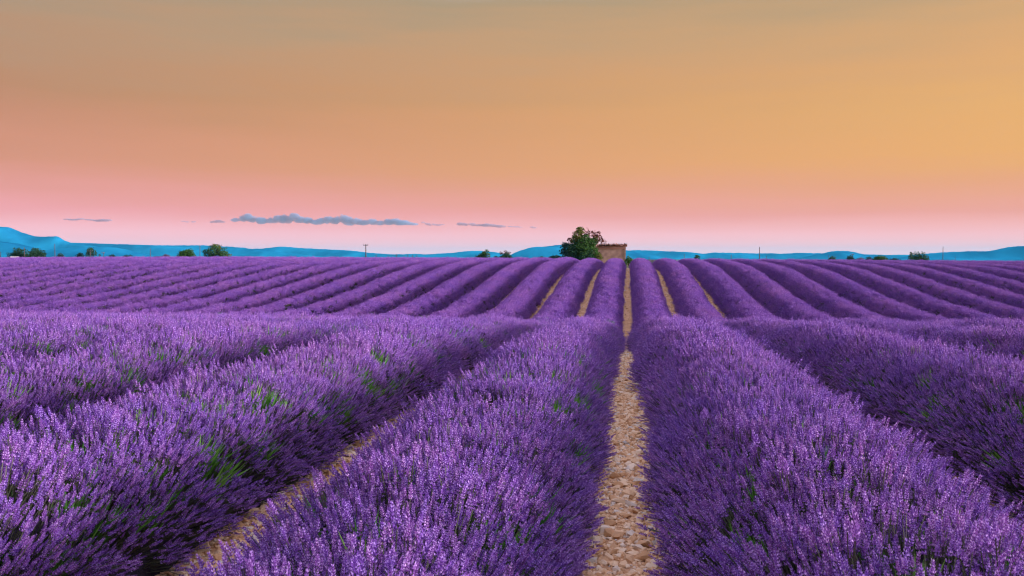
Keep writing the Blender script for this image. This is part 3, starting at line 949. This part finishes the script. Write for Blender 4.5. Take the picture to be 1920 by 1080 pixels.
# ------------------------------------------------------------------ stone hut
def hut():
    Y = 131.0
    k = Y / F / math.cos(YAW)
    c = pix(1143, 480, Y); gx = c.x
    gzv = float(gz(gx, Y))
    root = empty('stone_hut', (gx, Y, gzv))
    tag(root, 'small stone hut with a broken tiled roof beside the big tree', 'hut')
    wl_ = mat_plain('hut_rubble_wall', (.24, .155, .13), (.42, .29, .23), 2.2, .95, 1.0, 9)
    tm = mat_plain_leaf('hut_roof_tile', (.26, .11, .08), (.50, .27, .20), 0)
    xl, xr = pix(1110, 480, Y).x - gx, pix(1173, 480, Y).x - gx
    top = pix(1143, 465, Y).z - gzv
    dpt = 4.2
    wall = MB()
    th = .45
    wall.box(((xl + xr) / 2, 0, top / 2 - .1), (xr - xl, th, top + .2))                       # front
    wall.box((xl + th / 2, dpt / 2, top / 2 - .1), (th - .01, dpt - th - .01, top + .2))
    wall.box((xr - th / 2, dpt / 2, top / 2 - .1), (th - .01, dpt - th - .01, top + .2))
    wall.box(((xl + xr) / 2, dpt, top / 2 + .1), (xr - xl, th, top + .6))
    o = wall.build('wall', wl_, root)
    # pale corner stones
    rr = random.Random(4)
    for q in range(9):
        zq = .15 + q * (top - .3) / 8
        b = MB(); wv = .34 if q % 2 else .2
        b.box((xr - wv / 2 + .02, -.06, zq), (wv, th * .9, (top - .3) / 8 * .9))
        b.build('corner_stone', M['corner'], o)
    # roof: one slope falling towards us, of barrel tiles; some slid out of place
    rf = MB()
    deck_l, deck_r = xl - .2, xr + .22
    slope = .07
    rf.box(((deck_l + deck_r) / 2, dpt / 2 - .05, top + .08 + .3), (deck_r - deck_l, dpt + .75, .08), rx=math.atan(slope))
    ro = rf.build('roof', tm, root)
    nt = 22
    mbt = MB()
    for q in range(nt):
        x = deck_l + (q + .5) * (deck_r - deck_l) / nt
        for r_ in range(10):
            y = -.45 + r_ * .5
            if rr.random() < .06: continue
            z = top + .38 + (y - dpt / 2 + .05) * slope + .075 + rr.uniform(-.03, .05)
            tilt = math.atan(slope) - .08 + (rr.uniform(-.3, .3) if rr.random() < .25 else 0)
            pts = []
            b = len(mbt.v)
            hw = (deck_r - deck_l) / nt * .5
            for yy_ in (-.28, .28):
                for a_ in range(5):
                    t_ = math.pi * a_ / 4
                    pv = Vector((math.cos(t_) * hw * 1.02, yy_, math.sin(t_) * .09))
                    mbt.v.append(Matrix.Rotation(rr.uniform(-.03, .03), 3, 'Z') @ (Matrix.Rotation(tilt, 3, 'X') @ pv) + Vector((x, y, z)))
            for a_ in range(4):
                mbt.f.append((b + a_, b + a_ + 1, b + 6 + a_, b + 5 + a_)); mbt.m.append(0)
    # loose tiles heaped on the eaves
    for px, ln, ang in ((1149, .34, .9), (1158, .3, .1), (1165, .38, -.15), (1169, .3, .25), (1154, .26, -.2), (1161, .3, 0)):
        x = pix(px, 460, Y).x - gx
        mbt.box((x, -.25, top + .36 + rr.uniform(0, .08)), (ln, .25, .09), ry=-ang, rz=rr.uniform(-.3, .3))
    ob = mbt.build('tiles', tm, ro); ob['kind'] = 'stuff'
    # eaves board of cut stone under the tiles
    ev = MB(); ev.box(((xl + xr) / 2, -.26, top - .02), (xr - xl + .16, .22, .14)); ev.build('eaves', tm, root)
    return root


M['corner'] = mat_plain('corner_stone', (.20, .14, .11), (.32, .24, .18), 6, .9, .5, 20)
hut()

# pale strip of dry field and wall seen past the hut
st = MB()
p0, p1 = pix(1183, 488, 330), pix(1268, 488, 330)
zb = float(gz(p0.x, 330))
st.box(((p1.x - p0.x) / 2, 0, .7), (p1.x - p0.x, 1.2, 1.5))
for q in range(9):
    st.box(((q + .5) * (p1.x - p0.x) / 9, -.62, .8), (.18, .1, 1.3))
o = st.build('polytunnel_wall', mat_plain('pale_plaster', (.14, .15, .19), (.22, .22, .26), .6, .9))
o.name = 'low_wall'
o.location = (p0.x, 330, zb)
tag(o, 'long low pale wall on the plain right of the stone hut', 'wall')


# ------------------------------------------------------------------ poles and posts
def pole(px, ytop, Y, r_, label, arm=0, group='utility poles along the skyline'):
    b = pix(px, 480, Y); z0 = float(gz(b.x, Y)); h = pix(px, ytop, Y).z - z0
    root = empty('utility_pole', (b.x, Y, z0))
    tag(root, label, 'pole', group)
    mb = MB(); mb.tube([(0, 0, -.3), (0, 0, h * .5), (0, 0, h)], [r_ * 1.15, r_, r_ * .75], 8); mb.build('shaft', M['wood'], root, True)
    if arm:
        m2 = MB(); m2.box((0, -r_ - .04, h - .22), (arm, .09, .11)); a_ = m2.build('crossarm', M['wood'], root)
        for s_ in (-.45, 0, .45):
            m3 = MB(); m3.tube([(s_ * arm, -r_ - .04, h - .16), (s_ * arm, -r_ - .04, h - .06), (s_ * arm, -r_ - .04, h + .06)], [.03, .055, .03], 6); m3.build('insulator', M['pale'], a_)
    return root


M['pale'] = mat_plain('glass_insulator', (.2, .16, .16), (.3, .25, .25), 5, .4)
pole(686, 457.5, 165, .10, 'tall brown utility pole with crossarm below the long cloud', 1.0)
pole(1424, 463, 170, .07, 'tall slim bare pole right of the hut, tallest on the right', 0)
pole(1768, 462, 200, .07, 'slim bare pole right of the cypress', 0)
pole(46, 463.5, 215, .09, 'pole in front of the leftmost dark trees', 0)
pole(103, 457, 225, .08, 'tall dark pole between the leftmost trees and the isolated bush', 0)
pole(169.5, 469, 195, .09, 'crossarm pole in front of the small round headed tree', 1.2)
pole(194, 473, 225, .06, 'thin short pole right of the small round headed tree', .9)
pole(282, 466, 225, .08, 'slim pole between the low dark bush and the mauve bush', 0)
pole(375, 460, 210, .08, 'tall dark pole just left of the large dome shaped tree', 0)
pole(1, 472, 225, .09, 'pole cut by the left edge of the photo', 0)
pole(1283, 476, 220, .06, 'faint thin pole left of the round crest bush', 0)
pole(1371, 477, 210, .07, 'short dark pole right of the round crest bush', 0)
pole(1437, 480, 220, .06, 'faint short pole just right of the tallest right pole', 0)
pole(1554, 478, 230, .06, 'thin pole standing by the small bush below the knoll', 0)
pole(1598, 476, 240, .06, 'thin pole rising out of the hedge', .8)
pole(1217, 481, 230, .05, 'thin post in front of the low pale wall', 0)
pole(1791, 481, 230, .05, 'thin short pole nearest the right edge', 0)


def post(px, ytop, Y, lean, label):
    b = pix(px, 480, Y); z0 = float(gz(b.x, Y)); h = pix(px, ytop, Y).z - z0
    mb = MB(); mb.tube([(0, 0, -.2), (lean * .4, 0, h * .5), (lean, 0, h * .97), (lean, 0, h)], [.07, .065, .06, .03], 7)
    o = mb.build('fence_post', M['wood'], None, True); o.location = (b.x, Y, z0)
    tag(o, label, 'post', 'fence posts right of the tall crossarm pole')


for q, (px, yt, ln, lab) in enumerate([(705, 477, .02, 'fence post nearest to the tall crossarm pole'), (728, 480, 0, 'short fence post, second right of the crossarm pole'), (743.5, 476.5, .03, 'tall fence post, third right of the crossarm pole'),
                                       (758, 480, -.02, 'short fence post, fourth right of the crossarm pole'), (765, 477, -.03, 'fence post left of the close standing pair'), (773, 478, .04, 'left post of the close standing pair'), (781.5, 478, .02, 'rightmost fence post of the row below the thin ridge')]):
    post(px, yt, 180, ln, lab)


# ------------------------------------------------------------------ van
def van():
    Y = 215.0
    b = pix(29, 480, Y); z0 = float(gz(b.x, Y)); k = Y / F
    root = empty('parked_van', (b.x, Y, z0)); root.rotation_euler.z = R(28)
    tag(root, 'white van parked under the leftmost dark trees, only its roof showing', 'van')
    white = mat_plain('van_white', (.42, .43, .46), (.48, .48, .50), 1, .35)
    glass = mat_plain('van_glass', (.02, .025, .03), (.03, .035, .04), 1, .1)
    rub = mat_plain('van_tyre', (.02, .02, .02), (.03, .03, .03), 4, .9)
    prof = [(-1.15, .35), (-1.15, 1.95), (-1.0, 2.1), (.55, 2.1), (.8, 1.98), (1.25, 1.25), (1.75, 1.05), (1.8, .4)]
    V, Fc = [], []
    for y in (-.85, .85):
        for (x, z) in prof: V.append((x, y * (.9 if z > 1.6 else 1), z))
    n_ = len(prof)
    Fc = [tuple(range(n_)), tuple(reversed(range(n_, 2 * n_)))] + [(i, i + n_, (i + 1) % n_ + n_, (i + 1) % n_) for i in range(n_)]
    mesh_obj('body', V, Fc, [white], root)
    w = MB(); w.box((1.05, 0, 1.63), (.03, 1.4, .75), ry=-.55); w.build('windscreen', glass, root)
    for s_ in (-1, 1):
        w = MB(); w.box((.55, s_ * .86, 1.5), (.6, .03, .42)); w.build('window', glass, root)
        for x in (-.75, 1.2):
            t_ = MB(); t_.tube([(x, s_ * .72, .33), (x, s_ * .9, .33)], [.33, .33], 14); t_.build('wheel', rub, root)
        h_ = MB(); h_.box((1.8, s_ * .6, .75), (.05, .25, .18)); h_.build('headlight', glass, root)
    return root


van()

# ------------------------------------------------------------------ air
HB = MB(); HB.box((0, 7500, 74), (34000, 22000, 205))
m, n, l, out = new_mat('evening_haze')
pv = n.new('ShaderNodeVolumePrincipled')
pv.inputs['Color'].default_value = (.06, .70, 1.0, 1)
pv.inputs['Density'].default_value = 3.2e-5
l.new(pv.outputs[0], out.inputs['Volume'])
hz = HB.build('haze', m)
tag(hz, 'thin blue evening haze lying over the plain', kind='stuff')
